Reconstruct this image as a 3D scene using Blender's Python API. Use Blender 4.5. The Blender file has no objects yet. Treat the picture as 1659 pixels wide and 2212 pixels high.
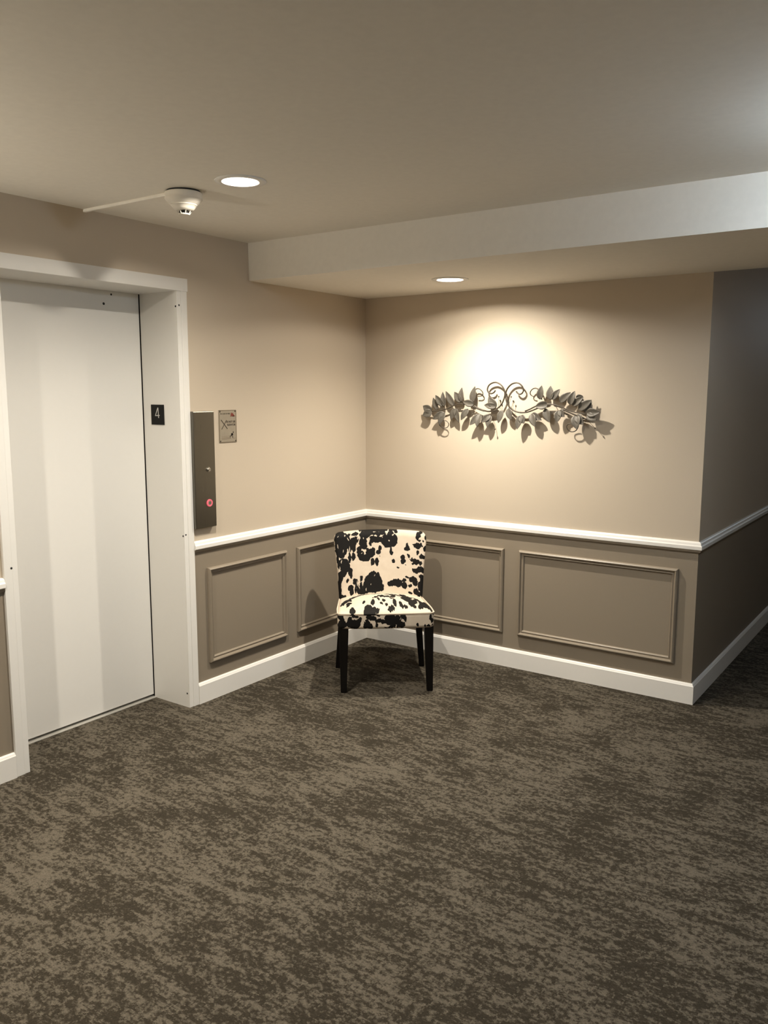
import bpy, bmesh, math, random
import numpy as np
from mathutils import Vector, Matrix, noise

random.seed(4)
SC = bpy.context.scene
COL = SC.collection
PI = math.pi

# ------------------------------------------------------------------ measured geometry (metres)
L = 2.143            # length of the back wall from the inner corner to the hallway corner
ZC = 2.432           # ceiling
ZB = 2.236           # underside of the dropped beam
YB = -1.062          # front face of the beam
RT, RB = 0.873, 0.820  # chair rail top / bottom
BH = 0.112           # baseboard height
JY0, JY1 = -2.494, -1.578   # clear elevator opening
CW = 0.063           # width of the steel jamb face
HD, HT = 2.134, 2.196       # opening head, top of header
DX = -0.270          # elevator door face
XE, YS, YN = 4.3, -6.6, 6.6  # east wall, south wall, end of hallway

# ------------------------------------------------------------------ camera
CAM = (1806.27, -0.6111859885, -0.1417172992, 0.0010816327, 3.2561502, -4.4374573, 1.64060994)
W, H = 1659, 2212
def cam_axes():
    a, b, c = CAM[1:4]
    f = Vector((math.sin(a)*math.cos(b), math.cos(a)*math.cos(b), math.sin(b)))
    r0 = f.cross(Vector((0, 0, 1))).normalized()
    u0 = r0.cross(f)
    return math.cos(c)*r0+math.sin(c)*u0, -math.sin(c)*r0+math.cos(c)*u0, f
cr, cu, cf = cam_axes()
cd = bpy.data.cameras.new('camera')
cd.sensor_fit = 'VERTICAL'; cd.sensor_height = 36.0; cd.lens = CAM[0]*36.0/H
cd.clip_start = 0.01
co = bpy.data.objects.new('camera', cd); COL.objects.link(co)
co.matrix_world = Matrix(((cr.x, cu.x, -cf.x, CAM[4]), (cr.y, cu.y, -cf.y, CAM[5]), (cr.z, cu.z, -cf.z, CAM[6]), (0, 0, 0, 1)))
SC.camera = co

# ------------------------------------------------------------------ materials
def new_mat(name):
    m = bpy.data.materials.new(name); m.use_nodes = True
    nt = m.node_tree
    return m, nt, nt.nodes['Principled BSDF']
def N(nt, kind, **kw):
    n = nt.nodes.new(kind)
    for k, v in kw.items():
        if hasattr(n, k) and k not in n.inputs.keys(): setattr(n, k, v)
        else: n.inputs[k].default_value = v
    return n
def lk(nt, a, b): nt.links.new(a, b)
def srgb(r, g, b):
    f = lambda c: (c/255/12.92 if c/255 <= .04045 else ((c/255+.055)/1.055)**2.4)
    return (f(r), f(g), f(b), 1)

def plain(name, col, rough=.5, metal=0, spec=.5, noise_amt=.04, nscale=40, bump=0.0, bscale=300):
    m, nt, p = new_mat(name)
    p.inputs['Roughness'].default_value = rough; p.inputs['Metallic'].default_value = metal
    p.inputs['Specular IOR Level'].default_value = spec
    tc = N(nt, 'ShaderNodeTexCoord')
    n = N(nt, 'ShaderNodeTexNoise'); n.inputs['Scale'].default_value = nscale; n.inputs['Detail'].default_value = 3
    lk(nt, tc.outputs['Object'], n.inputs['Vector'])
    mx = N(nt, 'ShaderNodeMix', data_type='RGBA')
    mx.inputs['A'].default_value = tuple(c*(1-noise_amt) for c in col[:3])+(1,)
    mx.inputs['B'].default_value = tuple(min(1, c*(1+noise_amt)) for c in col[:3])+(1,)
    lk(nt, n.outputs['Fac'], mx.inputs['Factor']); lk(nt, mx.outputs['Result'], p.inputs['Base Color'])
    if bump:
        n2 = N(nt, 'ShaderNodeTexNoise'); n2.inputs['Scale'].default_value = bscale; n2.inputs['Detail'].default_value = 2
        lk(nt, tc.outputs['Object'], n2.inputs['Vector'])
        b = N(nt, 'ShaderNodeBump'); b.inputs['Strength'].default_value = bump; b.inputs['Distance'].default_value = .002
        lk(nt, n2.outputs['Fac'], b.inputs['Height']); lk(nt, b.outputs['Normal'], p.inputs['Normal'])
    return m

TAUPE = (.262, .219, .166, 1)
BEIGE = (.560, .480, .380, 1)
def wall_paint():
    m, nt, p = new_mat('two_tone_wall_paint')
    p.inputs['Roughness'].default_value = .55; p.inputs['Specular IOR Level'].default_value = .3
    tc = N(nt, 'ShaderNodeTexCoord'); s = N(nt, 'ShaderNodeSeparateXYZ'); lk(nt, tc.outputs['Object'], s.inputs[0])
    g = N(nt, 'ShaderNodeMath', operation='GREATER_THAN'); g.inputs[1].default_value = .845
    lk(nt, s.outputs['Z'], g.inputs[0])
    mx = N(nt, 'ShaderNodeMix', data_type='RGBA'); mx.inputs['A'].default_value = TAUPE; mx.inputs['B'].default_value = BEIGE
    lk(nt, g.outputs[0], mx.inputs['Factor']); lk(nt, mx.outputs['Result'], p.inputs['Base Color'])
    n2 = N(nt, 'ShaderNodeTexNoise'); n2.inputs['Scale'].default_value = 260; n2.inputs['Detail'].default_value = 3
    lk(nt, tc.outputs['Object'], n2.inputs['Vector'])
    b = N(nt, 'ShaderNodeBump'); b.inputs['Strength'].default_value = .08; b.inputs['Distance'].default_value = .002
    lk(nt, n2.outputs['Fac'], b.inputs['Height']); lk(nt, b.outputs['Normal'], p.inputs['Normal'])
    return m

def carpet():
    m, nt, p = new_mat('carpet_tufts')
    p.inputs['Roughness'].default_value = .95; p.inputs['Specular IOR Level'].default_value = .1
    tc = N(nt, 'ShaderNodeTexCoord')
    sn = N(nt, 'ShaderNodeVectorMath', operation='SNAP'); sn.inputs[1].default_value = (.0042, .0032, 1)
    lk(nt, tc.outputs['Object'], sn.inputs[0])
    def nz(sx, sy, scale, det, rough, off=0):
        mp = N(nt, 'ShaderNodeMapping'); mp.inputs['Scale'].default_value = (sx, sy, 1); mp.inputs['Location'].default_value = (off, off*.7, 0)
        lk(nt, sn.outputs[0], mp.inputs['Vector'])
        n = N(nt, 'ShaderNodeTexNoise'); n.inputs['Scale'].default_value = scale; n.inputs['Detail'].default_value = det; n.inputs['Roughness'].default_value = rough
        lk(nt, mp.outputs[0], n.inputs['Vector']); return n.outputs['Fac']
    def ma(op, a, b):
        n = N(nt, 'ShaderNodeMath', operation=op)
        for i, v in enumerate((a, b)):
            if isinstance(v, (int, float)): n.inputs[i].default_value = v
            else: lk(nt, v, n.inputs[i])
        return n.outputs[0]
    big = nz(1, 1, 3.0, 2, .5, 3)
    streak = nz(1, 3.0, 8, 3, .6, 11)
    speck = nz(1, 1.2, 52, 3, .7, 23)
    fine = nz(1, 1, 150, 1, .6, 31)
    tot = ma('ADD', ma('MULTIPLY', big, .55), ma('MULTIPLY', streak, .95))
    tot = ma('ADD', tot, ma('MULTIPLY', speck, 1.45))
    tot = ma('ADD', tot, ma('MULTIPLY', fine, .35))       # mean 1.55
    r = N(nt, 'ShaderNodeMapRange'); r.inputs['From Min'].default_value = 1.57; r.inputs['From Max'].default_value = 1.79
    lk(nt, tot, r.inputs['Value'])
    mx = N(nt, 'ShaderNodeMix', data_type='RGBA')
    mx.inputs['A'].default_value = CARPET_A; mx.inputs['B'].default_value = CARPET_B
    lk(nt, r.outputs[0], mx.inputs['Factor'])
    wn = N(nt, 'ShaderNodeTexWhiteNoise', noise_dimensions='3D'); lk(nt, sn.outputs[0], wn.inputs['Vector'])
    v = ma('ADD', ma('MULTIPLY', wn.outputs['Value'], .36), .82)
    mul = N(nt, 'ShaderNodeVectorMath', operation='SCALE'); lk(nt, mx.outputs['Result'], mul.inputs[0]); lk(nt, v, mul.inputs['Scale'])
    lk(nt, mul.outputs[0], p.inputs['Base Color'])
    b = N(nt, 'ShaderNodeBump'); b.inputs['Strength'].default_value = .5; b.inputs['Distance'].default_value = .003
    lk(nt, wn.outputs['Value'], b.inputs['Height']); lk(nt, b.outputs['Normal'], p.inputs['Normal'])
    return m
CARPET_A = (.034, .028, .0195, 1)
CARPET_B = (.108, .093, .071, 1)

def cowhide():
    m, nt, p = new_mat('cowhide_print_fabric')
    p.inputs['Roughness'].default_value = .75; p.inputs['Specular IOR Level'].default_value = .2
    at = N(nt, 'ShaderNodeAttribute', attribute_name='spot')
    r = N(nt, 'ShaderNodeMapRange'); r.inputs['From Min'].default_value = .47; r.inputs['From Max'].default_value = .53
    lk(nt, at.outputs['Fac'], r.inputs['Value'])
    tc = N(nt, 'ShaderNodeTexCoord'); n = N(nt, 'ShaderNodeTexNoise'); n.inputs['Scale'].default_value = 25; n.inputs['Detail'].default_value = 4
    lk(nt, tc.outputs['Object'], n.inputs['Vector'])
    cream = N(nt, 'ShaderNodeMix', data_type='RGBA'); cream.inputs['A'].default_value = (.56, .46, .355, 1); cream.inputs['B'].default_value = (.68, .595, .485, 1)
    lk(nt, n.outputs['Fac'], cream.inputs['Factor'])
    mx = N(nt, 'ShaderNodeMix', data_type='RGBA'); mx.inputs['B'].default_value = (.006, .005, .0042, 1)
    lk(nt, cream.outputs['Result'], mx.inputs['A']); lk(nt, r.outputs[0], mx.inputs['Factor']); lk(nt, mx.outputs['Result'], p.inputs['Base Color'])
    n2 = N(nt, 'ShaderNodeTexNoise'); n2.inputs['Scale'].default_value = 900
    lk(nt, tc.outputs['Object'], n2.inputs['Vector'])
    b = N(nt, 'ShaderNodeBump'); b.inputs['Strength'].default_value = .15; b.inputs['Distance'].default_value = .001
    lk(nt, n2.outputs['Fac'], b.inputs['Height']); lk(nt, b.outputs['Normal'], p.inputs['Normal'])
    return m

def brushed(name, col, rough):
    m, nt, p = new_mat(name)
    p.inputs['Metallic'].default_value = 1
    tc = N(nt, 'ShaderNodeTexCoord'); mp = N(nt, 'ShaderNodeMapping'); mp.inputs['Scale'].default_value = (400, 400, 6)
    lk(nt, tc.outputs['Object'], mp.inputs['Vector'])
    n = N(nt, 'ShaderNodeTexNoise'); n.inputs['Scale'].default_value = 1; n.inputs['Detail'].default_value = 2
    lk(nt, mp.outputs[0], n.inputs['Vector'])
    r = N(nt, 'ShaderNodeMapRange'); r.inputs['To Min'].default_value = rough-.06; r.inputs['To Max'].default_value = rough+.06
    lk(nt, n.outputs['Fac'], r.inputs['Value']); lk(nt, r.outputs[0], p.inputs['Roughness'])
    p.inputs['Base Color'].default_value = col
    return m

def emit(name, col, s, base=(.9, .9, .9, 1)):
    m, nt, p = new_mat(name)
    p.inputs['Base Color'].default_value = base
    p.inputs['Emission Color'].default_value = col; p.inputs['Emission Strength'].default_value = s
    n = N(nt, 'ShaderNodeTexNoise'); n.inputs['Scale'].default_value = 5
    r = N(nt, 'ShaderNodeMapRange'); r.inputs['To Min'].default_value = s*.97; r.inputs['To Max'].default_value = s*1.03
    lk(nt, n.outputs['Fac'], r.inputs['Value']); lk(nt, r.outputs[0], p.inputs['Emission Strength'])
    return m

WARM = (1.0, .918, .785)
COOL = (.74, .87, 1.0)
M = dict(
    wall=wall_paint(),
    taupe=plain('taupe_trim_paint', TAUPE, .4, spec=.4),
    ceil=plain('ceiling_paint', (.86, .82, .745, 1), .8, spec=.2, bump=.05),
    white=plain('white_trim_paint', (.84, .82, .78, 1), .35, spec=.45, noise_amt=.01),
    steelwhite=plain('white_enamelled_steel', (.80, .785, .75, 1), .38, spec=.45, noise_amt=.01),
    carpet=carpet(), cow=cowhide(),
    blackwood=plain('black_stained_wood', (.005, .004, .0035, 1), .42, spec=.2),
    piping=plain('cream_piping', (.70, .60, .48, 1), .7),
    leaf=plain('pewter_leaf_metal', (.090, .080, .065, 1), .5, metal=.15, noise_amt=.35, nscale=90),
    vine=plain('bronze_stem_metal', (.058, .046, .033, 1), .45, metal=.3, noise_amt=.25, nscale=120),
    panel=brushed('brushed_steel', (.20, .187, .158, 1), .30),
    chrome=brushed('bright_steel', (.62, .60, .56, 1), .25),
    alu=plain('worn_aluminium', (.62, .60, .55, 1), .4, metal=.4),
    brass=plain('engraved_sign_metal', (.34, .30, .235, 1), .35, metal=.3, noise_amt=.1, nscale=60),
    ink=plain('dark_brown_engraving', (.045, .030, .018, 1), .6),
    faint=plain('faint_engraving', (.19, .15, .10, 1), .6),
    red=plain('red_enamel', (.20, .035, .02, 1), .5),
    black=plain('black_plastic', (.007, .007, .007, 1), .5, spec=.15),
    grey=plain('pale_lettering', (.60, .59, .56, 1), .5),
    smoke=plain('ivory_plastic', (.78, .73, .64, 1), .4, spec=.45),
    dark=plain('dark_void', (.01, .01, .01, 1), .8),
    bulb=emit('lamp_face', (1, .905, .765, 1), 14),
    fillbulb=emit('fill_lamp_bulb', (1, .93, .78, 1), 2000),
    glow=emit('lit_ring', (1, .16, .20, 1), .55, (.25, .06, .07, 1)),
    cool=emit('cool_lamp_glass', COOL+(1,), 58),
    coolfill=emit('dim_cool_lamp_glass', COOL+(1,), 26),
)

# ------------------------------------------------------------------ object helpers
def link(name, me, mat, parent=None, loc=None):
    o = bpy.data.objects.new(name, me); COL.objects.link(o)
    for mm in (mat if isinstance(mat, (list, tuple)) else [mat]):
        if mm: me.materials.append(mm)
    if parent: o.parent = parent
    if loc is not None: o.location = loc
    return o
def obj(name, bm, mat, parent=None, loc=None, smooth=False):
    bmesh.ops.recalc_face_normals(bm, faces=bm.faces)
    me = bpy.data.meshes.new(name); bm.to_mesh(me); bm.free()
    if smooth:
        for p in me.polygons: p.use_smooth = True
    return link(name, me, mat, parent, loc)
def thing(name, label, cat, loc=(0, 0, 0), rz=0, group=None):
    o = bpy.data.objects.new(name, None); COL.objects.link(o); o.location = loc; o.rotation_euler = (0, 0, rz)
    o.empty_display_size = .05
    o['label'] = label; o['category'] = cat
    if group: o['group'] = group
    return o
def struct(o, label=None):
    o['kind'] = 'structure'
    if label: o['label'] = label
    return o
def box(bm, x0, x1, y0, y1, z0, z1, bevel=0):
    vs = [bm.verts.new((x, y, z)) for x in (x0, x1) for y in (y0, y1) for z in (z0, z1)]
    fs = [(0, 1, 3, 2), (4, 6, 7, 5), (0, 4, 5, 1), (2, 3, 7, 6), (0, 2, 6, 4), (1, 5, 7, 3)]
    faces = [bm.faces.new([vs[i] for i in f]) for f in fs]
    if bevel:
        es = list({e for f in faces for e in f.edges})
        bmesh.ops.bevel(bm, geom=es, offset=bevel, segments=2, affect='EDGES', profile=.5)
def sweep(bm, profile, path, closed=False):
    """profile: list of (out, up) points; path: list of (Vector pos, Vector out, Vector up)"""
    rings = [[bm.verts.new(p+o*a+u*b) for a, b in profile] for p, o, u in path]
    n = len(profile); k = len(rings)
    for i in range(k if closed else k-1):
        A, B = rings[i], rings[(i+1) % k]
        for j in range(n):
            bm.faces.new((A[j], A[(j+1) % n], B[(j+1) % n], B[j]))
    if not closed:
        bm.faces.new(rings[0][::-1]); bm.faces.new(rings[-1])
def lathe(bm, prof, seg=48, c=(0, 0)):
    rings = []
    for r, z in prof:
        if r < 1e-6: rings.append([bm.verts.new((c[0], c[1], z))])
        else: rings.append([bm.verts.new((c[0]+r*math.cos(2*PI*i/seg), c[1]+r*math.sin(2*PI*i/seg), z)) for i in range(seg)])
    for A, B in zip(rings, rings[1:]):
        for i in range(seg):
            j = (i+1) % seg
            if len(A) == 1 and len(B) > 1: bm.faces.new((A[0], B[i], B[j]))
            elif len(B) == 1 and len(A) > 1: bm.faces.new((A[i], A[j], B[0]))
            elif len(A) > 1: bm.faces.new((A[i], A[j], B[j], B[i]))
def smooth_path(pts, n=6):
    P = [Vector(p) for p in pts]; out = []
    for i in range(len(P)-1):
        p0 = P[max(i-1, 0)]; p1 = P[i]; p2 = P[i+1]; p3 = P[min(i+2, len(P)-1)]
        for k in range(n):
            t = k/n
            out.append(.5*((2*p1)+(p2-p0)*t+(2*p0-5*p1+4*p2-p3)*t*t+(3*p1-p0-3*p2+p3)*t**3))
    out.append(P[-1]); return out
def tube(bm, pts, rad, seg=8, closed=False):
    k = len(pts); rings = []; up = None
    for i, p in enumerate(pts):
        a = pts[(i-1) % k] if closed else pts[max(i-1, 0)]
        b = pts[(i+1) % k] if closed else pts[min(i+1, k-1)]
        t = (b-a).normalized()
        if up is None: up = t.orthogonal().normalized()
        up = (up-t*up.dot(t)).normalized(); s = t.cross(up)
        r = rad(i/(k-1)) if callable(rad) else rad
        rings.append([bm.verts.new(p+(up*math.cos(2*PI*j/seg)+s*math.sin(2*PI*j/seg))*r) for j in range(seg)])
    for i in range(k if closed else k-1):
        A, B = rings[i], rings[(i+1) % k]
        for j in range(seg): bm.faces.new((A[j], A[(j+1) % seg], B[(j+1) % seg], B[j]))
    if not closed:
        bm.faces.new(rings[0][::-1]); bm.faces.new(rings[-1])

# ------------------------------------------------------------------ room shell
T = .12
bm = bmesh.new(); box(bm, -.5, XE+T, YS-T, YN+T, -.1, 0)
struct(obj('floor', bm, M['carpet']), 'dark brown and taupe mottled carpet')

LAMPS = [(.925, -.504, ZB), (.915, -2.044, ZC), (.915, -3.580, ZC)]
RH = .068
def slab_with_holes(x0, x1, y0, y1, z, holes, top):
    """ceiling slab, its underside pierced by the recessed lamp openings"""
    bm = bmesh.new()
    def loop(pts):
        vs = [bm.verts.new((x, y, z)) for x, y in pts]
        return [bm.edges.new((vs[i], vs[(i+1) % len(vs)])) for i in range(len(vs))]
    es = loop([(x0, y0), (x1, y0), (x1, y1), (x0, y1)])
    for hx, hy in holes:
        es += loop([(hx+RH*math.cos(2*PI*i/40), hy+RH*math.sin(2*PI*i/40)) for i in range(40)])
    bmesh.ops.triangle_fill(bm, use_beauty=True, use_dissolve=False, edges=es)
    for a, b in (((x0, y0), (x1, y0)), ((x1, y0), (x1, y1)), ((x1, y1), (x0, y1)), ((x0, y1), (x0, y0))):
        bm.faces.new([bm.verts.new(p) for p in ((*a, z), (*b, z), (*b, top), (*a, top))])
    bm.faces.new([bm.verts.new((*p, top)) for p in ((x0, y0), (x1, y0), (x1, y1), (x0, y1))])
    bmesh.ops.remove_doubles(bm, verts=bm.verts, dist=1e-5)
    return bm
struct(obj('ceiling', slab_with_holes(-.5, XE+T, YS-T, YN+T, ZC, [(x, y) for x, y, z in LAMPS[1:]], ZC+.25), M['ceil']), 'plain painted ceiling')
struct(obj('ceiling_beam', slab_with_holes(0, XE, YB, 0, ZB, [LAMPS[0][:2]], ZC), M['ceil']), 'dropped ceiling beam along the back wall')

bm = bmesh.new()
box(bm, -T, 0, JY1+CW*.5, T, 0, ZC)
box(bm, -T, 0, YS-T, JY0-CW*.5, 0, ZC)
box(bm, -T, 0, JY0-CW*.5, JY1+CW*.5, HD+.03, ZC)
struct(obj('wall_left', bm, M['wall']), 'elevator wall, beige above taupe wainscot')
bm = bmesh.new()
box(bm, 0, L, 0, T, 0, ZC); box(bm, L-T, L, T, YN, 0, ZC)
struct(obj('wall_back', bm, M['wall']), 'back wall turning into the hallway, beige above taupe')
bm = bmesh.new(); box(bm, XE, XE+T, YS, YN, 0, ZC)
struct(obj('wall_right', bm, M['wall']))
bm = bmesh.new(); box(bm, 0, XE, YS-T, YS, 0, ZC)
struct(obj('wall_front', bm, M['wall']))
bm = bmesh.new(); box(bm, L-T, XE, YN, YN+T, 0, ZC)
struct(obj('wall_end', bm, M['wall']))

UP = Vector((0, 0, 1))
def run(name, pts, profile, mat, lip=None, closed=False):
    """a moulding along the wall: pts = (x, y) wall corners with mitred outward vectors"""
    bm = bmesh.new()
    sweep(bm, profile, [(Vector((x, y, 0)), Vector((ox, oy, 0)), UP) for x, y, ox, oy in pts])
    o = struct(obj(name, bm, mat))
    if lip:
        bm = bmesh.new()
        sweep(bm, lip, [(Vector((x, y, 0)), Vector((ox, oy, 0)), UP) for x, y, ox, oy in pts])
        obj('rail_lip', bm, M['taupe'], o)['label'] = 'taupe painted lower lip of the chair rail'
    return o
base_p = [(0, 0), (.016, 0), (.016, BH-.014), (.013, BH-.010), (.010, BH-.004), (.006, BH), (0, BH)]
rail_p = [(0, RB+.012), (.017, RB+.012), (.021, RB+.016), (.021, RT-.020), (.016, RT-.014), (.013, RT-.004), (.009, RT), (0, RT+.003)]
lip_p = [(0, RB-.004), (.006, RB-.004), (.013, RB+.003), (.0145, RB+.012), (0, RB+.012)]
MAIN = [(0, JY1+CW+.001, 1, 0), (0, 0, 1, -1), (L, 0, 1, -1), (L, YN, 1, 0)]
LEFT = [(0, YS, 1, 0), (0, JY0-CW-.001, 1, 0)]
run('baseboard_back', MAIN, base_p, M['white'])['label'] = 'white baseboard around the corner and hallway'
run('baseboard_left', LEFT, base_p, M['white'])['label'] = 'white baseboard left of the elevator'
run('trim_1', MAIN, rail_p, M['white'], lip_p)['label'] = 'white chair rail right of the elevator'
run('trim_2', LEFT, rail_p, M['white'], lip_p)['label'] = 'white chair rail left of the elevator'

prof = [(0, 0), (0, .010), (.003, .017), (.009, .022), (.013, .0205), (.0165, .013), (.018, .009), (.023, .0085), (.0275, .0115), (.031, .008), (.034, 0)]
def frame(name, wall, a0, a1, z0, z1, label):
    bm = bmesh.new(); path = []
    if wall == 'left': f = lambda a, z: Vector((0, a, z)); nrm = Vector((1, 0, 0)); ax = Vector((0, 1, 0))
    else: f = lambda a, z: Vector((a, 0, z)); nrm = Vector((0, -1, 0)); ax = Vector((1, 0, 0))
    for a, z, sa, sz in ((a0, z0, 1, 1), (a1, z0, -1, 1), (a1, z1, -1, -1), (a0, z1, 1, -1)):
        path.append((f(a, z), ax*sa+UP*sz, nrm))
    sweep(bm, prof, path, closed=True)
    struct(obj(name, bm, M['taupe']), label)
frame('trim_3', 'left', -1.425, -.804, .204, .722, 'taupe panel moulding beside the elevator')
frame('trim_4', 'left', -.708, -.100, .204, .722, 'taupe panel moulding on the left wall behind the chair')
frame('trim_5', 'back', .100, 1.027, .206, .720, 'taupe panel moulding on the back wall behind the chair')
frame('trim_6', 'back', 1.126, 2.048, .206, .722, 'wide taupe panel moulding near the hallway corner')

# ------------------------------------------------------------------ elevator door
door = struct(thing('door_1', 'white steel elevator door in a deep white frame', 'elevator', (0, (JY0+JY1)/2, 0)))
oy = -(JY0+JY1)/2
def dpart(name, bm, mat, parent=door, **k):
    bmesh.ops.translate(bm, verts=bm.verts, vec=(0, oy, 0)) if parent is door else None
    return obj(name, bm, mat, parent, **k)
bm = bmesh.new(); box(bm, DX-.03, DX, JY0+.0, JY1-.005, .018, HD+.05, .002); panel = dpart('door_panel', bm, M['steelwhite'])
def jamb(y0, y1, edge):   # edge +1: opening lies on the low-y side of the jamb
    bm = bmesh.new()
    box(bm, DX+.002, .004, y0, y1, 0, HD+.004)
    mid = (y0+y1)/2
    box(bm, .004, .013, *((mid-.006, y1) if edge > 0 else (y0, mid+.006)), 0, HD+.002, .0015)
    box(bm, .004, .010, *((y0, mid-.006) if edge > 0 else (mid+.006, y1)), 0, HD+.002, .001)
    return bm
jr = dpart('jamb', jamb(JY1, JY1+CW, 1), M['steelwhite'])
jl = dpart('jamb', jamb(JY0-CW, JY0, -1), M['steelwhite'])
bm = bmesh.new()
box(bm, DX+.002, .004, JY0-CW, JY1+CW, HD+.0045, HT)
box(bm, .004, .016, JY0-CW-.004, JY1+CW+.004, HD, HT, .0015)
box(bm, DX+.002, .004, JY0, JY1, HD, HD+.0045)
dpart('header', bm, M['steelwhite'])
bm = bmesh.new(); box(bm, DX-.03, DX+.016, JY0, JY1, 0.0005, .005, .0008); dpart('sill', bm, M['alu'])
bm = bmesh.new(); box(bm, DX-.06, DX-.035, JY0-.1, JY1+.1, 0, HT+.1); dpart('shaft_backing', bm, M['dark'])
def screw(p, nrm, r=.0045):
    bm = bmesh.new(); lathe(bm, [(0, .0012), (r*.55, .0012), (r, .0004), (r, -.001)], 16)
    o = obj('screw', bm, M['dark'], door)
    o.rotation_euler = Vector(nrm).to_track_quat('Z', 'Y').to_euler(); o.location = (p[0], p[1]+oy, p[2])
    return o
for p, n in (((.0, JY1, 2.060), (0, -1, 0)), ((.0, JY1, .914), (0, -1, 0)), ((-.008, JY1, .075), (0, -1, 0)),
             ((.0095, JY1+.014, 2.066), (1, 0, 0)), ((.0095, JY1+.010, .920), (1, 0, 0)), ((.013, JY0-.030, .912), (1, 0, 0)),
             ((DX, -1.794, 2.070), (1, 0, 0)), ((DX, -1.748, 2.118), (1, 0, 0))):
    screw(p, n, .0065 if p[0] == DX and p[2] < 2.1 else .005)

# ------------------------------------------------------------------ floor number plate on the jamb
fp = thing('floor_number_plate', 'small black plate with a pale number 4 on the elevator jamb', 'sign', (-.159, JY1, 1.528))
bm = bmesh.new(); box(bm, -.049, .049, -.003, 0, -.051, .051, .001); obj('plate', bm, M['black'], fp)
def bar(bm, p, q, w, th, plane):
    """a stroke from p to q (2-D) of width w standing th proud; plane maps (a, b, h) to 3-D"""
    p = Vector(p); q = Vector(q); d = (q-p).normalized(); n = Vector((-d.y, d.x))*w/2
    c = [p+n, p-n, q-n, q+n]
    lo = [bm.verts.new(plane(v.x, v.y, 0)) for v in c]; hi = [bm.verts.new(plane(v.x, v.y, th)) for v in c]
    bm.faces.new(lo[::-1]); bm.faces.new(hi)
    for i in range(4): bm.faces.new((lo[i], lo[(i+1) % 4], hi[(i+1) % 4], hi[i]))
def bar_plane_jamb(a, b, h): return (a, -.003-h, b)
bm = bmesh.new()
for p, q in (((.004, .035), (-.0165, -.006)), ((-.0175, -.005), (.0165, -.003)), ((.0055, .036), (.0085, -.0165))): bar(bm, p, q, .0042, .0008, bar_plane_jamb)
obj('numeral', bm, M['grey'], fp)['label'] = 'pale grey number 4'

# ------------------------------------------------------------------ call button panel
cp = thing('call_button_panel', 'tall brushed steel elevator call panel with a red lit button', 'call panel', (0, -1.444, 1.245))
bm = bmesh.new(); box(bm, 0, .028, -.070, .076, -.302, .300, .004); obj('panel_body', bm, M['panel'], cp)
def disc_x(name, prof, mat, y, z, parent=cp, x=.028):
    bm = bmesh.new(); lathe(bm, prof, 28)
    o = obj(name, bm, mat, parent, smooth=False); o.rotation_euler = (0, PI/2, 0); o.location = (x, y, z); return o
kl = disc_x('key_switch', [(0, .010), (.008, .010), (.0095, .008), (.0095, .002), (.013, .0015), (.013, 0)], M['chrome'], .026, 0)
bm = bmesh.new(); box(bm, -.001, .001, -.006, .006, .0095, .0108)
obj('key_slot', bm, M['dark'], kl)
bt = disc_x('call_button', [(0, .004), (.0115, .004), (.0115, 0)], M['chrome'], .026, -.174)
bm = bmesh.new(); lathe(bm, [(.0118, .001), (.0118, .006), (.0185, .006), (.0195, .004), (.0195, 0)], 32); obj('light_ring', bm, M['glow'], bt)['label'] = 'lit pinkish red ring'
bm = bmesh.new()
pl = lambda a, b, h: (-b, a, .004+h)
for p, q in (((-.005, -.002), (0, .004)), ((0, .004), (.005, -.002)), ((-.004, -.006), (.004, -.006))): bar(bm, p, q, .002, .0006, pl)
obj('arrow_mark', bm, M['dark'], bt)

# ------------------------------------------------------------------ fire notice
sg = thing('fire_sign', 'small engraved metal fire notice with a crossed out pictogram', 'sign', (0, -1.2465, 1.463))
bm = bmesh.new(); box(bm, 0, .003, -.0635, .0635, -.086, .086, .0008); obj('plate', bm, M['brass'], sg)
bm = bmesh.new(); spx = lambda a, b, h: (.003+h, a, b)
for q in (((-.0615, -.084), (.0615, -.084)), ((.0615, -.084), (.0615, .084)), ((.0615, .084), (-.0615, .084)), ((-.0615, .084), (-.0615, -.084))): bar(bm, *q, .004, .0008, spx)
obj('border', bm, M['faint'], sg)
def text(name, s, y0, z, width, height, mat, bold=.0):
    cu_ = bpy.data.curves.new(name, 'FONT'); cu_.body = s; cu_.size = 1; cu_.extrude = .02; cu_.offset = bold
    to = bpy.data.objects.new(name, cu_); COL.objects.link(to)
    dg = bpy.context.evaluated_depsgraph_get(); me = bpy.data.meshes.new_from_object(to.evaluated_get(dg))
    bpy.data.objects.remove(to); bpy.data.curves.remove(cu_)
    xs = [v.co.x for v in me.vertices]; ys = [v.co.y for v in me.vertices]
    sx = width/(max(xs)-min(xs)); sy = height/(max(ys)-min(ys)); x0 = min(xs); yy = min(ys)
    for v in me.vertices: v.co = (.0032+v.co.z*.015, y0+(v.co.x-x0)*sx, z+(v.co.y-yy)*sy)
    me.materials.clear()
    return link(name, me, mat, sg)
text('lettering', 'IN CASE OF FIRE', -.052, .063, .070, .0065, M['ink'], .02)
text('lettering', 'DO NOT USE', -.012, .018, .067, .011, M['ink'], .03)
text('lettering', 'ELEVATOR', -.004, .002, .060, .0105, M['ink'], .03)
bm = bmesh.new()
bar(bm, (-.049, .034), (-.004, -.014), .0042, .0008, spx); bar(bm, (-.046, -.016), (-.010, .032), .0030, .0008, spx)
obj('cross_mark', bm, M['ink'], sg)
bm = bmesh.new()   # flame
c = [(.020, .050), (.023, .066), (.030, .072), (.040, .066), (.053, .052), (.046, .051), (.040, .056), (.034, .050), (.030, .057), (.026, .050)]
vs = [bm.verts.new(spx(a, b, .0008)) for a, b in c]; bm.faces.new(vs)
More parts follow.
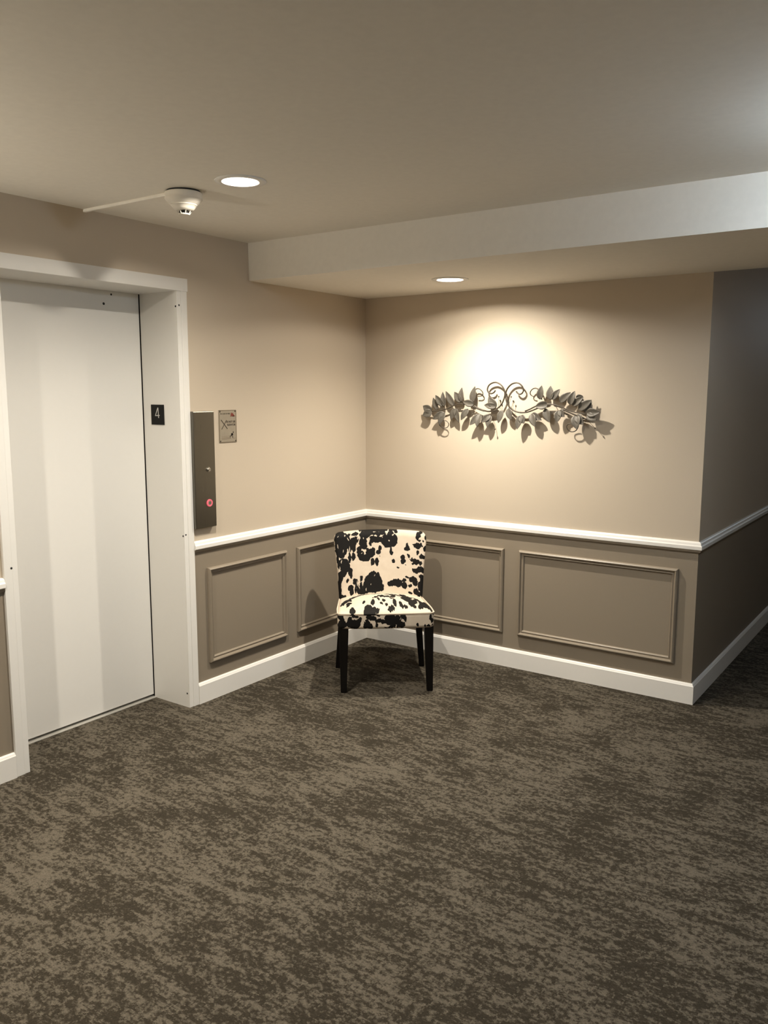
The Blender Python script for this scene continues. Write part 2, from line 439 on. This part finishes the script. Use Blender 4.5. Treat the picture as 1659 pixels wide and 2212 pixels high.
bmesh.ops.triangulate(bm, faces=bm.faces)
obj('flame_mark', bm, M['red'], sg)['label'] = 'dark red flame'
bm = bmesh.new()   # running figure and stairs
for p, q, w in (((.024, -.040), (.034, -.048), .010), ((.036, -.036), (.041, -.031), .007), ((.024, -.050), (.034, -.040), .008), ((.026, -.052), (.016, -.052), .004), ((.032, -.052), (.034, -.064), .004), ((.016, -.052), (.014, -.060), .003)):
    bar(bm, p, q, w, .0008, spx)
obj('figure_mark', bm, M['ink'], sg)
bm = bmesh.new()
for i, (p, q) in enumerate((((-.048, -.054), (.012, -.052)), ((-.048, -.062), (.014, -.061)), ((-.046, -.068), (.016, -.067)), ((.034, -.066), (.056, -.066)), ((.016, -.060), (.018, -.067)))): bar(bm, p, q, .0022 if i else .0012, .0006, spx)
obj('stair_mark', bm, M['faint'], sg)
for a, b in ((-.055, .078), (.055, .079), (-.055, -.079), (.055, -.079)):
    bm = bmesh.new(); lathe(bm, [(0, .0018), (.0035, .0012), (.0045, 0)], 14)
    o = obj('screw', bm, M['ink'], sg); o.rotation_euler = (0, PI/2, 0); o.location = (.003, a, b)

# ------------------------------------------------------------------ smoke detector and raceway
sd = thing('smoke_detector', 'ivory round smoke detector on the ceiling near the elevator', 'smoke detector', (.612, -2.055, ZC))
bm = bmesh.new(); lathe(bm, [(0, 0), (.066, 0), (.066, -.010), (0, -.010)]); obj('mounting_ring', bm, M['dark'], sd)
bm = bmesh.new(); lathe(bm, [(.055, -.006), (.072, -.007), (.074, -.010), (.072, -.022), (.073, -.027), (.0745, -.031), (.073, -.034), (.066, -.040), (.057, -.049), (.0525, -.052), (.0525, -.055), (.050, -.056), (.043, -.066), (.036, -.074), (.030, -.075), (0, -.075)], 64)
ds = obj('housing', bm, M['smoke'], sd, smooth=True)
md = ds.modifiers.new('edges', 'EDGE_SPLIT'); md.split_angle = math.radians(40)
bm = bmesh.new(); lathe(bm, [(.019, -.075), (.019, -.087), (0, -.087)], 32); obj('sensor_core', bm, M['dark'], sd)
bm = bmesh.new()
lathe(bm, [(.0, -.086), (.022, -.086), (.0225, -.089), (.021, -.091), (0, -.091)], 40)
for i in range(8):
    a = 2*PI*i/8+.3; d = Vector((math.cos(a), math.sin(a), 0))
    tube(bm, [d*.030+UP*-.0745, d*.0215+UP*-.088], .0016, 6)
obj('sensor_cage', bm, M['smoke'], sd)
bm = bmesh.new(); box(bm, 0, .560, -.0075, .0075, -.013, -.003, .002); box(bm, .0, .560, -.005, .005, -.004, 0)
rw = obj('wire_raceway', bm, M['ceil'], loc=(0, -2.075, ZC))
rw['label'] = 'thin painted wire raceway on ceiling running from wall to smoke detector'; rw['category'] = 'cable cover'

# ------------------------------------------------------------------ recessed downlights
SPOT_W = 126
def spot_data():
    l = bpy.data.lights.new('downlight_beam', 'SPOT'); l.energy = SPOT_W; l.color = WARM
    l.spot_size = math.radians(150); l.spot_blend = 1; l.shadow_soft_size = .02
    return l
sdata = spot_data()
adata = bpy.data.lights.new('downlight_spill', 'AREA'); adata.shape = 'DISK'; adata.size = .04; adata.energy = 7.6; adata.color = WARM
def downlight():
    t = thing('recessed_downlight', '', 'ceiling light', (0, 0, 0), 0, 'recessed downlights in a row')
    bm = bmesh.new(); lathe(bm, [(RH-.004, .004), (RH-.003, -.002), (RH+.004, -.005), (.096, -.0035), (.098, 0), (RH, 0), (RH-.004, .004)], 56)
    obj('trim_ring', bm, M['white'], t, smooth=True)
    bm = bmesh.new(); lathe(bm, [(RH-.004, 0), (RH-.006, .05), (.058, .11), (0, .11)], 40); obj('housing', bm, M['white'], t, smooth=True)
    bm = bmesh.new(); lathe(bm, [(0, .016), (.024, .018), (.042, .022), (.052, .030), (.055, .040), (.052, .052), (.035, .085), (.02, .109)], 40); obj('bulb', bm, M['bulb'], t, smooth=True)
    lo = bpy.data.objects.new('beam', sdata); COL.objects.link(lo); lo.parent = t; lo.location = (0, 0, .012)
    la = bpy.data.objects.new('spill', adata); COL.objects.link(la); la.parent = t; la.location = (0, 0, .0115)
    return t
proto = downlight(); protoparts = list(proto.children)
LL = ['round white downlight set in the dropped beam above the leaf garland', 'round white downlight in the ceiling beside the smoke detector',
      'round white downlight in the ceiling at the near end of the row']
for i, (x, y, z) in reversed(list(enumerate(LAMPS))):
    if i == 0: t = proto
    else:
        t = proto.copy(); COL.objects.link(t)
        for ch in protoparts:
            c = ch.copy(); COL.objects.link(c); c.parent = t
    t.location = (x, y, z); t['label'] = LL[i]
    if i == 0: next(c for c in t.children if c.name.startswith('beam')).rotation_euler = (0, math.radians(-7), 0)

# cool white ceiling lamp where the hallway opens, just beyond the right of the view
cl = thing('flush_ceiling_lamp', 'cool white drum lamp on the ceiling at the hallway mouth', 'ceiling light', (3.22, -1.60, ZC), 0, 'flush ceiling lamps')
bm = bmesh.new(); lathe(bm, [(0, 0), (.13, 0), (.135, -.02), (.13, -.03), (0, -.03)], 48); obj('canopy', bm, M['white'], cl, smooth=False)
bm = bmesh.new(); lathe(bm, [(.125, -.03), (.145, -.04), (.15, -.07), (.14, -.10), (.11, -.125), (.06, -.138), (0, -.142)], 48); obj('lamp_glass', bm, M['cool'], cl, smooth=True)

c2 = cl.copy(); COL.objects.link(c2); c2.location = (3.25, 5.3, ZC); c2['label'] = 'added unseen fill lamp, a cool white drum on the hallway ceiling beyond the beam'  # unseen extra lamp, added to lift the hallway wall with cool light
for ch in list(cl.children):
    c = ch.copy(); COL.objects.link(c); c.parent = c2
    if ch.name.startswith('lamp_glass'):
        c.data = ch.data.copy(); c.data.materials[0] = M['coolfill']

# added fill lamp, unseen beyond the left of the view, brightening the ceiling
ul = thing('fill_bowl', 'added unseen fill lamp, a white bowl on the elevator wall near the camera', 'fill lamp', (0, -4.35, 1.78))
bm = bmesh.new(); prof_u = [(.0, -.10), (.05, -.09), (.10, -.06), (.135, -.015), (.15, .04), (.145, .04), (.13, -.012), (.096, -.054), (.05, -.082), (0, -.092)]
lathe(bm, prof_u, 40)
bmesh.ops.bisect_plane(bm, geom=list(bm.verts)+list(bm.edges)+list(bm.faces), plane_co=(0, 0, 0), plane_no=(1, 0, 0), clear_inner=True)
obj('bowl', bm, M['white'], ul, smooth=True)
bm = bmesh.new(); bmesh.ops.create_uvsphere(bm, u_segments=20, v_segments=12, radius=.032); bmesh.ops.translate(bm, verts=bm.verts, vec=(.070, 0, .012)); obj('bulb', bm, M['fillbulb'], ul, smooth=True)

# ------------------------------------------------------------------ chair
ANG = math.radians(38.94)
chair = thing('accent_chair', 'black and cream cowhide print chair with black legs in the corner', 'chair', (.5765, -.621, 0), ANG)

SP_BACK = """300 300 70 75;310 430 58 85;275 380 40 120;360 330 46 85;405 400 22 55;445 350 38 58;455 420 24 34;452 510 22 45;407 525 17 60;480 312 30 33;470 250 40 18;390 255 25 15
250 430 16 40;330 590 58 58;360 630 46 60;300 600 36 60;330 700 38 38;415 690 22 46;425 740 12 32;300 740 28 60;290 830 18 90;290 900 16 80;322 985 38 28;290 960 22 40;262 520 14 60
600 262 55 34;560 262 34 36;568 350 44 58;580 400 34 28;650 240 40 26;690 315 48 36;655 352 14 34;730 255 44 26;745 315 58 36;800 238 34 26;830 330 48 56;860 372 46 36;922 362 42 42;900 250 30 34;940 300 30 42;885 300 34 32;962 320 18 50;850 285 32 40;962 225 18 20;640 214 80 13;780 214 80 13;560 212 40 10;930 208 50 10
520 440 26 42;540 495 38 48;600 535 50 36;655 475 50 52;690 430 24 24;560 540 38 22;628 440 26 22;770 420 20 28;745 465 20 25;768 470 14 20;680 580 22 40;731 582 22 44
900 440 13 42;912 482 15 22;930 577 20 20;980 655 18 9 30;1095 390 14 30;1088 425 26 22;1115 418 10 24;1045 530 25 27;1040 582 24 28;1065 570 11 24;1110 510 11 28 -25;1140 565 20 9 40;768 515 8 5 40;1078 620 8 4 30
1230 262 24 28;1213 300 17 28;1262 230 22 13;1240 325 18 11;1322 300 15 38 -15;1200 385 32 28;1242 380 22 30;1180 375 20 11;1215 412 23 20;1272 392 9 11;1310 422 22 32;1282 332 8 12;1220 470 16 25;1262 512 24 22;1292 522 22 18;1332 440 10 60
1190 575 28 33;1222 572 18 28;1252 592 18 26;1172 602 22 12;1200 682 42 26;1250 662 42 32;1292 682 28 33;1170 665 20 10;1150 545 10 14;1165 560 16 10 40
890 842 30 28;940 826 48 34;992 832 38 42;1055 800 24 17;1060 860 32 36;1095 765 21 13;1160 787 42 34;1185 822 28 38;1125 860 20 17;1250 750 19 25;1265 800 23 60;1250 862 32 55;1265 925 22 60;1195 932 30 34;1130 940 20 14;1230 965 18 30
680 770 52 70;722 822 66 85;642 832 56 85;760 862 38 60;600 872 36 66;700 728 28 34;742 732 23 30;792 882 23 38;620 780 28 38;545 770 17 30;475 805 30 33;545 850 16 40;478 890 9 50;420 880 33 40;430 930 23 35;520 905 28 46;560 925 50 36;380 787 14 24;680 910 70 30;495 850 14 30"""
SP_SEAT = """370 1035 60 16 -15;420 1038 22 9;400 1077 35 11;395 1105 18 13;330 1062 35 13 -30;560 962 60 10 -10;640 948 60 9;760 945 55 9;720 960 40 5;460 990 60 10 -12
585 1095 22 13 -30;690 1097 22 23;730 1030 28 11;690 1045 12 6;760 1065 22 11 30;800 1018 50 13 10;825 1080 22 12 35;795 1115 20 11 20;870 1030 50 11 10;930 990 100 10 8;940 1025 33 16;1060 975 45 8 10;1100 1020 78 13 15;1090 1055 58 22 20;1150 1080 66 22 20;1210 1075 22 26 -20
955 1105 20 28 -25;1035 1130 20 26 -35;1085 1145 24 13;1160 1110 38 26 35;1192 1140 24 12 30;1270 1130 28 22 20;1300 1100 55 22 25;1350 1112 46 22 30;1250 1045 68 12 25;1340 1070 38 17 30;1100 1000 100 6 12;920 1060 25 6;860 1125 20 9 20;450 1165 32 24;640 1160 48 24;700 1168 38 18;920 1155 34 14;740 1170 30 13;620 1180 40 14;1400 1140 18 28;900 1170 30 12"""
SP_APRON = """320 1240 38 50;330 1320 56 58;300 1350 40 30;295 1225 25 30;405 1300 30 50;450 1310 54 56;515 1300 36 56;480 1225 46 17;470 1350 60 28;540 1262 26 34;420 1245 22 26;620 1310 42 56;660 1345 36 38;640 1230 38 30;690 1245 44 34;735 1330 17 32;760 1278 46 30;820 1290 46 28;866 1250 36 48;880 1295 36 38;920 1240 44 46;930 1310 44 50;990 1270 46 58;1040 1330 36 40;1050 1225 34 42;1080 1262 18 38;905 1352 32 20;850 1360 30 9;600 1335 26 34
1230 1330 16 24;1320 1345 13 24;1360 1352 26 18;1380 1250 17 45;1402 1290 22 26;1412 1212 22 18;1405 1340 15 10;760 1215 30 14;1010 1340 40 24"""
def ell(s):
    out = []
    for r in s.replace('\n', ';').split(';'):
        v = [float(x) for x in r.split()]
        if len(v) >= 4: out.append(v+[0]*(5-len(v)))
    return np.array(out)
E_BACK, E_SEAT, E_APRON = ell(SP_BACK), ell(SP_SEAT), ell(SP_APRON)
HOLES = """440 275 45 7 25;500 290 12 20;405 420 7 55;485 400 12 40;590 470 9 28;550 475 14 5;360 500 12 25;620 340 10 45;715 270 25 14;645 320 8 30;850 250 7 22;880 330 12 10;925 262 12 12;260 270 14 5;345 260 8 14;385 300 6 40 -20;310 560 8 25;290 650 6 40;640 420 10 6;500 830 6 50;520 870 6 40;600 900 6 25;705 740 5 20;655 840 5 18;1230 350 30 5;1225 790 5 30;570 300 6 16;770 280 16 5;800 300 6 18;265 380 5 40;330 440 5 30;560 830 5 40
370 1255 20 25;480 1250 40 6 20;805 1215 25 20;745 1250 12 30 40;350 1230 8 20;600 1270 6 30;1020 1250 4 25;1060 1280 5 14;700 1310 8 40;560 1270 6 30;860 1330 30 6"""
E_HOLE = ell(HOLES)
RNG = np.random.default_rng(11); GRID = RNG.random((64, 64))
def vnoise(x, y):
    xi = np.floor(x).astype(int); yi = np.floor(y).astype(int); fx = x-xi; fy = y-yi
    fx = fx*fx*(3-2*fx); fy = fy*fy*(3-2*fy)
    g = lambda a, b: GRID[a % 64, b % 64]
    return ((g(xi, yi)*(1-fx)+g(xi+1, yi)*fx)*(1-fy)+(g(xi, yi+1)*(1-fx)+g(xi+1, yi+1)*fx)*fy)*2-1
def spot_field(px, py, E, grow=1.12, gy=1.0):
    """fabric print: > .5 inside a dark hair patch, edges feathered along the hair"""
    x = px+6*vnoise(px/26+3, py/26)+3*vnoise(px/11+9, py/13)
    y = py+9*vnoise(px/17, py/60+7)+5*vnoise(px/9+5, py/34)
    def union(E, g, ky):
        best = np.full(px.shape, -1e9)
        for cx, cy, rx, ry, an in E:
            rx, ry = rx*g, ry*g*ky
            a = math.radians(an); dx = x-cx; dy = y-cy
            u = (dx*math.cos(a)+dy*math.sin(a))/rx; v = (-dx*math.sin(a)+dy*math.cos(a))/ry
            best = np.maximum(best, (1-np.sqrt(u*u+v*v))*min(rx, ry))
        return best
    best = np.minimum(union(E, grow, gy), -union(E_HOLE, .72, 1))
    return np.clip(.5+best/24, 0, 1)

def rounded_box(nx, ny, nz, hx, hy, hz, r):
    """grid box with rounded edges; returns base coordinates and faces"""
    idx = {}; V = []; F = []
    def vid(i, j, k):
        if (i, j, k) not in idx:
            idx[(i, j, k)] = len(V)
            p = np.array([(2*i/nx-1)*hx, (2*j/ny-1)*hy, (2*k/nz-1)*hz])
            q = np.clip(p, [-hx+r, -hy+r, -hz+r], [hx-r, hy-r, hz-r]); d = p-q; l = np.linalg.norm(d)
            if l > 1e-9: p = q+d/l*min(r, l) if l > r else q+d/l*max(abs(d).max(), l if False else abs(d).max())
            V.append(p)
        return idx[(i, j, k)]
    for i in range(nx):
        for j in range(ny):
            for k in (0, nz): F.append([vid(i, j, k), vid(i+1, j, k), vid(i+1, j+1, k), vid(i, j+1, k)])
    for i in range(nx):
        for k in range(nz):
            for j in (0, ny): F.append([vid(i, j, k), vid(i+1, j, k), vid(i+1, j, k+1), vid(i, j, k+1)])
    for j in range(ny):
        for k in range(nz):
            for i in (0, nx): F.append([vid(i, j, k), vid(i, j+1, k), vid(i, j+1, k+1), vid(i, j, k+1)])
    return np.array(V), F
def mesh_from(name, V, F, spot, mat, parent):
    me = bpy.data.meshes.new(name); me.from_pydata([tuple(v) for v in V], [], F); me.update()
    bm = bmesh.new(); bm.from_mesh(me); bmesh.ops.recalc_face_normals(bm, faces=bm.faces); bm.to_mesh(me); bm.free()
    at = me.attributes.new('spot', 'FLOAT', 'POINT'); at.data.foreach_set('value', spot.astype(np.float32))
    me.polygons.foreach_set('use_smooth', [True]*len(me.polygons))
    return link(name, me, mat, parent)

# backrest: slab reclined, wrapped forward at the sides, waisted near the seat
hz = .225
V, F = rounded_box(250, 22, 205, .275, .042, hz, .034)
x, y, z = V[:, 0].copy(), V[:, 1].copy(), V[:, 2].copy()
t = (z+hz)/(2*hz)                                   # 0 bottom, 1 top
hw = np.interp(t, [0, .15, .5, .85, 1], [.248, .249, .259, .275, .277])/.275
X = x*hw
crown = .010*(1-(x/.275)**2)*np.clip((t-.5)*2, 0, 1)**2
Z = .372+t*.440+crown
yc = .225+.085*t+.02*t*t
Y = yc+y*(1-.25*t)-.055*(np.abs(x)/.275)**2.2*(.5+.5*t)
spot = spot_field(780+2000*X-10*t, 240+2035*(.807-Z), E_BACK)
mesh_from('backrest', np.stack([X, Y, Z], 1), F, spot, M['cow'], chair)

# seat: upholstered box with a domed top
V, F = rounded_box(240, 200, 44, .264, .232, .044, .022)
x, y, z = V[:, 0].copy(), V[:, 1].copy(), V[:, 2].copy()
ty = (y+.232)/.464                                  # 0 front, 1 back
X = x*np.interp(ty, [0, .3, 1], [1, 1.0, .93])
Y = -.012+y - .012*(1-(x/.264)**2)*np.clip(1-ty*3, 0, 1)
tz = (z+.044)/.088
dome = .043*(1-np.abs(x/.264)**2.4)*np.clip(1-np.abs((ty-.55)/.56)**2.4, 0, 1)
Z = .366+tz*.091+dome*np.clip((tz-.6)/.4, 0, 1)-.026*ty*tz
c = np.interp(ty, [0, 1], [851, 790]); k = np.interp(ty, [0, 1], [2193, 2080])
top = spot_field(c+k*X, 1192-(Y+.26)/.43*262, E_SEAT, 1.08, 1.3)
apr = spot_field(851+2193*X, 1192+(.455-Z)*2150, E_APRON, .95)
side = spot_field(300+(Y+.25)*2100, 1192+(.455-Z)*2150, E_APRON)
isfront = (y < -.205) & (tz < .86); isside = (np.abs(x) > .245) & (tz < .86) & ~isfront
spot = np.where(isfront, apr, np.where(isside, side, top))
seat = mesh_from('seat', np.stack([X, Y, Z], 1), F, spot, M['cow'], chair)
# piping along the seat edge
bm = bmesh.new(); pts = []
def edge(xx, yy):
    ty = (yy+.232)/.464; xs = np.interp(ty, [0, .3, 1], [1, 1, .93])
    return Vector((xx*xs, -.012+yy-.012*(1-(xx/.264)**2)*max(0, 1-ty*3), .4535-.026*ty))
for i in range(17): pts.append(edge(-.2635, .20-.41*i/16))
pts += [edge(-.2600, -.222), edge(-.2520, -.230)]
for i in range(25): pts.append(edge(-.24+.48*i/24, -.2325))
pts += [edge(.2520, -.230), edge(.2600, -.222)]
for i in range(17): pts.append(edge(.2635, -.21+.41*i/16))
tube(bm, pts, .0042, 8)
nseg = len(pts)
me_o = obj('piping', bm, M['cow'], seat, smooth=True)
at = me_o.data.attributes.new('spot', 'FLOAT', 'POINT')
val = []
for v in me_o.data.vertices:
    p = v.co; val.append(float(spot_field(np.array([851+2193*p.x]), np.array([1175.0-(p.y+.25)*600]), E_SEAT)[0])*.9)
at.data.foreach_set('value', val)

def leg(x0, y0, x1, y1, w0, w1, ztop):
    """square tapered leg: top centre (x0, y0), foot centre (x1, y1)"""
    bm = bmesh.new()
    lo = [bm.verts.new((x1+sx*w1/2, y1+sy*w1/2, 0)) for sx, sy in ((-1, -1), (1, -1), (1, 1), (-1, 1))]
    hi = [bm.verts.new((x0+sx*w0/2, y0+sy*w0/2, ztop)) for sx, sy in ((-1, -1), (1, -1), (1, 1), (-1, 1))]
    bm.faces.new(lo[::-1]); bm.faces.new(hi)
    for i in range(4): bm.faces.new((lo[i], lo[(i+1) % 4], hi[(i+1) % 4], hi[i]))
    bmesh.ops.bevel(bm, geom=list(bm.edges), offset=.003, segments=2, affect='EDGES')
    return obj('leg', bm, M['blackwood'], chair)
leg(-.229, -.212, -.232, -.208, .050, .033, .376)
leg(.236, -.212, .246, -.208, .050, .033, .376)
leg(-.226, .190, -.258, .214, .042, .030, .376)
leg(.218, .190, .249, .214, .042, .030, .376)

# ------------------------------------------------------------------ metal leaf garland on the wall
GX, GZ = 1.03, 1.50
gar = thing('metal_leaf_art', 'grey metal leaf garland with curled scrolls hung on the beige wall', 'wall decor', (GX, 0, GZ))
O = Vector((CAM[4], CAM[5], CAM[6])); G0 = Vector((GX, 0, GZ))
def wallpt(px, py, d):
    """point of the garland at distance d off the wall, relative to the garland's middle"""
    r = cf+cr*((px-W/2)/CAM[0])-cu*((py-H/2)/CAM[0])
    return O+r*((-d-O.y)/r.y)-G0
A4 = lambda x, y, d: wallpt(880+x/7.213, 800+y/7.213, d)
A5 = lambda x, y, d: wallpt(1080+x/6.636, 800+y/6.636, d)
MPP = 1.164/393   # metres per photo pixel on this wall
def leaf(base, tip, w, cup=.22, curl=.0, d=1):
    bm = bmesh.new(); ax = tip-base; ln = ax.length; ax.normalize()
    out = Vector((0, -1, 0)); out = (out-ax*out.dot(ax)).normalized(); sd_ = ax.cross(out)
    n, m = 12, 6; rows = []
    for i in range(n+1):
        t = i/n
        hwid = w/2*(t**.6*(1-t)**.95/.3555 if 0 < t < 1 else 0)
        hwid = max(hwid, .0012 if i == 0 else .0003)
        row = []
        for j in range(m+1):
            s = 2*j/m-1
            p = base+ax*ln*t+sd_*hwid*s+out*(cup*hwid*(abs(s)**1.3)+curl*ln*math.sin(PI*t))
            row.append(bm.verts.new(p))
        rows.append(row)
    for a, b in zip(rows, rows[1:]):
        for j in range(m): bm.faces.new((a[j], a[j+1], b[j+1], b[j]))
    o = obj('leaf', bm, M['leaf'], gar, smooth=True)
    s = o.modifiers.new('sheet', 'SOLIDIFY'); s.thickness = .0012
    return o
LV4 = """380 640 243 552 112 .045;380 640 240 705 112 .05;470 615 403 425 80 .025;560 552 438 385 92 .04;578 562 552 333 80 .03;728 548 598 323 92 .03;838 492 732 335 100 .03;842 492 852 265 84 .03;1035 530 864 488 92 .045;1012 500 1056 245 92 .03
1380 585 1262 410 110 .04;1385 560 1195 542 84 .045;570 655 400 765 90 .045;575 650 495 850 100 .05;745 590 678 778 84 .03;745 590 806 816 86 .03;948 600 835 778 84 .045;1135 685 970 857 90 .06;1135 685 1080 882 92 .065;1292 698 1145 812 86 .05;1292 698 1242 892 88 .055;1478 622 1414 822 86 .045"""
LV5 = """118 545 158 718 82 .04;300 645 243 850 84 .055;300 645 345 765 96 .05;450 622 505 812 92 .05;455 622 596 715 84 .04;650 548 716 748 94 .045;850 578 812 752 90 .045;850 575 925 668 84 .04;1092 640 1100 848 116 .06;1092 640 1200 780 104 .055;1240 612 1436 602 100 .055;1245 640 1388 712 92 .055;574 418 602 213 86 .035;720 420 728 220 90 .025;735 418 862 268 80 .03;855 452 1015 314 84 .035;1000 492 1076 294 90 .03;1040 502 1196 380 80 .035;1125 560 1316 426 96 .035;685 488 504 522 94 .05;1210 600 1318 445 74 .02;1090 400 1190 368 60 .02"""
for fn, sc, data in ((A4, 7.213, LV4), (A5, 6.636, LV5)):
    for r in data.replace('\n', ';').split(';'):
        bx, by, tx, ty_, w, dd = [float(v) for v in r.split()]
        dd = min(dd, .03+(dd-.03)*.6)
        leaf(fn(bx, by, .030), fn(tx, ty_, dd), w/sc*MPP*1.12, cup=random.uniform(.18, .34), curl=random.uniform(.02, .07))
def stem(name, fn, pts, rad, d=.03, d2=None):
    d2 = d if d2 is None else d2
    bm = bmesh.new(); k = len(pts)
    P = smooth_path([fn(px, py, d+(d2-d)*i/max(1, k-1)) for i, (px, py) in enumerate(pts)], 5)
    tube(bm, P, rad, 8)
    return obj(name, bm, M['vine'], gar, smooth=True)
tap = lambda a, b: (lambda t: a+(b-a)*t)
stem('scroll', A5, [(232, 298), (255, 328), (292, 342), (325, 318), (337, 275), (315, 225), (270, 186), (220, 180), (165, 200), (112, 255), (85, 320), (85, 400), (108, 480), (160, 548), (230, 590), (320, 605), (400, 596), (470, 572), (540, 542), (620, 508)], .0045, .022, .03)
stem('scroll', A4, [(1372, 312), (1345, 348), (1300, 362), (1265, 345), (1247, 300), (1268, 238), (1318, 200), (1385, 188), (1450, 220), (1498, 280), (1520, 350), (1510, 430), (1472, 520), (1420, 580), (1350, 622), (1270, 640), (1185, 622), (1100, 588), (1040, 552)], .0045, .022, .03)
stem('branch', A5, [(360, 585), (430, 556), (500, 520), (560, 498), (640, 490), (700, 488), (760, 490), (840, 508), (900, 533), (960, 565), (1040, 592), (1130, 612), (1240, 622)], tap(.0042, .0032), .03)
stem('branch', A5, [(880, 552), (960, 588), (1060, 632), (1160, 672), (1250, 706)], .0045, .03, .034)
stem('branch', A4, [(1195, 632), (1110, 605), (1040, 570), (960, 540), (880, 530), (800, 525), (720, 550), (640, 590), (560, 615), (470, 632), (375, 630)], tap(.0042, .0032), .03)
stem('branch', A4, [(1400, 615), (1300, 640), (1200, 625)], .003, .034)
stem('tendril', A4, [(1030, 480), (1045, 380), (1062, 305), (1090, 285), (1130, 295), (1165, 330), (1178, 372), (1150, 400), (1095, 405)], tap(.004, .0025), .03, .02)
stem('tendril', A5, [(600, 420), (570, 330), (545, 270), (500, 256), (455, 280), (433, 325), (452, 362), (492, 376)], tap(.004, .0025), .03, .02)
stem('tendril', A4, [(560, 640), (500, 760), (495, 840), (530, 880), (580, 900), (628, 882), (643, 835), (615, 795), (578, 783)], tap(.003, .002), .03, .034)
stem('tendril', A5, [(1110, 640), (1130, 760), (1100, 850), (1045, 880), (992, 868), (958, 822), (968, 780), (1008, 762), (1045, 760)], tap(.0034, .0022), .03, .036)
def berry(fn, a, b, d):
    stem('berry_stem', fn, [a, ((a[0]+b[0])/2, (a[1]+b[1])/2), b], .0011, .03, d)
    bm = bmesh.new(); c = fn(*b, d)
    bmesh.ops.create_uvsphere(bm, u_segments=12, v_segments=8, radius=.0045); bmesh.ops.translate(bm, verts=bm.verts, vec=c)
    obj('berry', bm, M['vine'], gar, smooth=True)
for fn, a, b, d in ((A4, (1418, 580), (1423, 410), .022), (A4, (1440, 600), (1445, 468), .022), (A4, (1330, 700), (1366, 918), .03), (A4, (985, 560), (1018, 685), .025),
                    (A5, (128, 490), (162, 380), .022), (A5, (165, 540), (190, 440), .022), (A5, (905, 560), (950, 630), .03), (A5, (1250, 706), (1362, 828), .03)):
    berry(fn, a, b, d)
# short hooks that hold the garland off the wall
for fn, px, py in ((A4, 800, 525), (A5, 760, 490), (A4, 1518, 370)):
    bm = bmesh.new(); p = fn(px, py, .028); q = Vector((p.x, -.0005, p.z)); tube(bm, [q, p], .002, 6)
    obj('wall_hook', bm, M['vine'], gar)

# ------------------------------------------------------------------ world and view
wd = bpy.data.worlds.new('world'); SC.world = wd; wd.use_nodes = True
wd.node_tree.nodes['Background'].inputs[0].default_value = (.01, .01, .01, 1)
wd.node_tree.nodes['Background'].inputs[1].default_value = 0.1
vs_ = SC.view_settings
vs_.view_transform = 'Standard'; vs_.look = 'None'; vs_.gamma = 1; vs_.exposure = 0.22; vs_.use_curve_mapping = False
SC.display_settings.display_device = 'sRGB'
SC.cycles.max_bounces = 12; SC.cycles.diffuse_bounces = 8
SC.cycles.use_denoising = True
SC.cycles.sample_clamp_indirect = 4
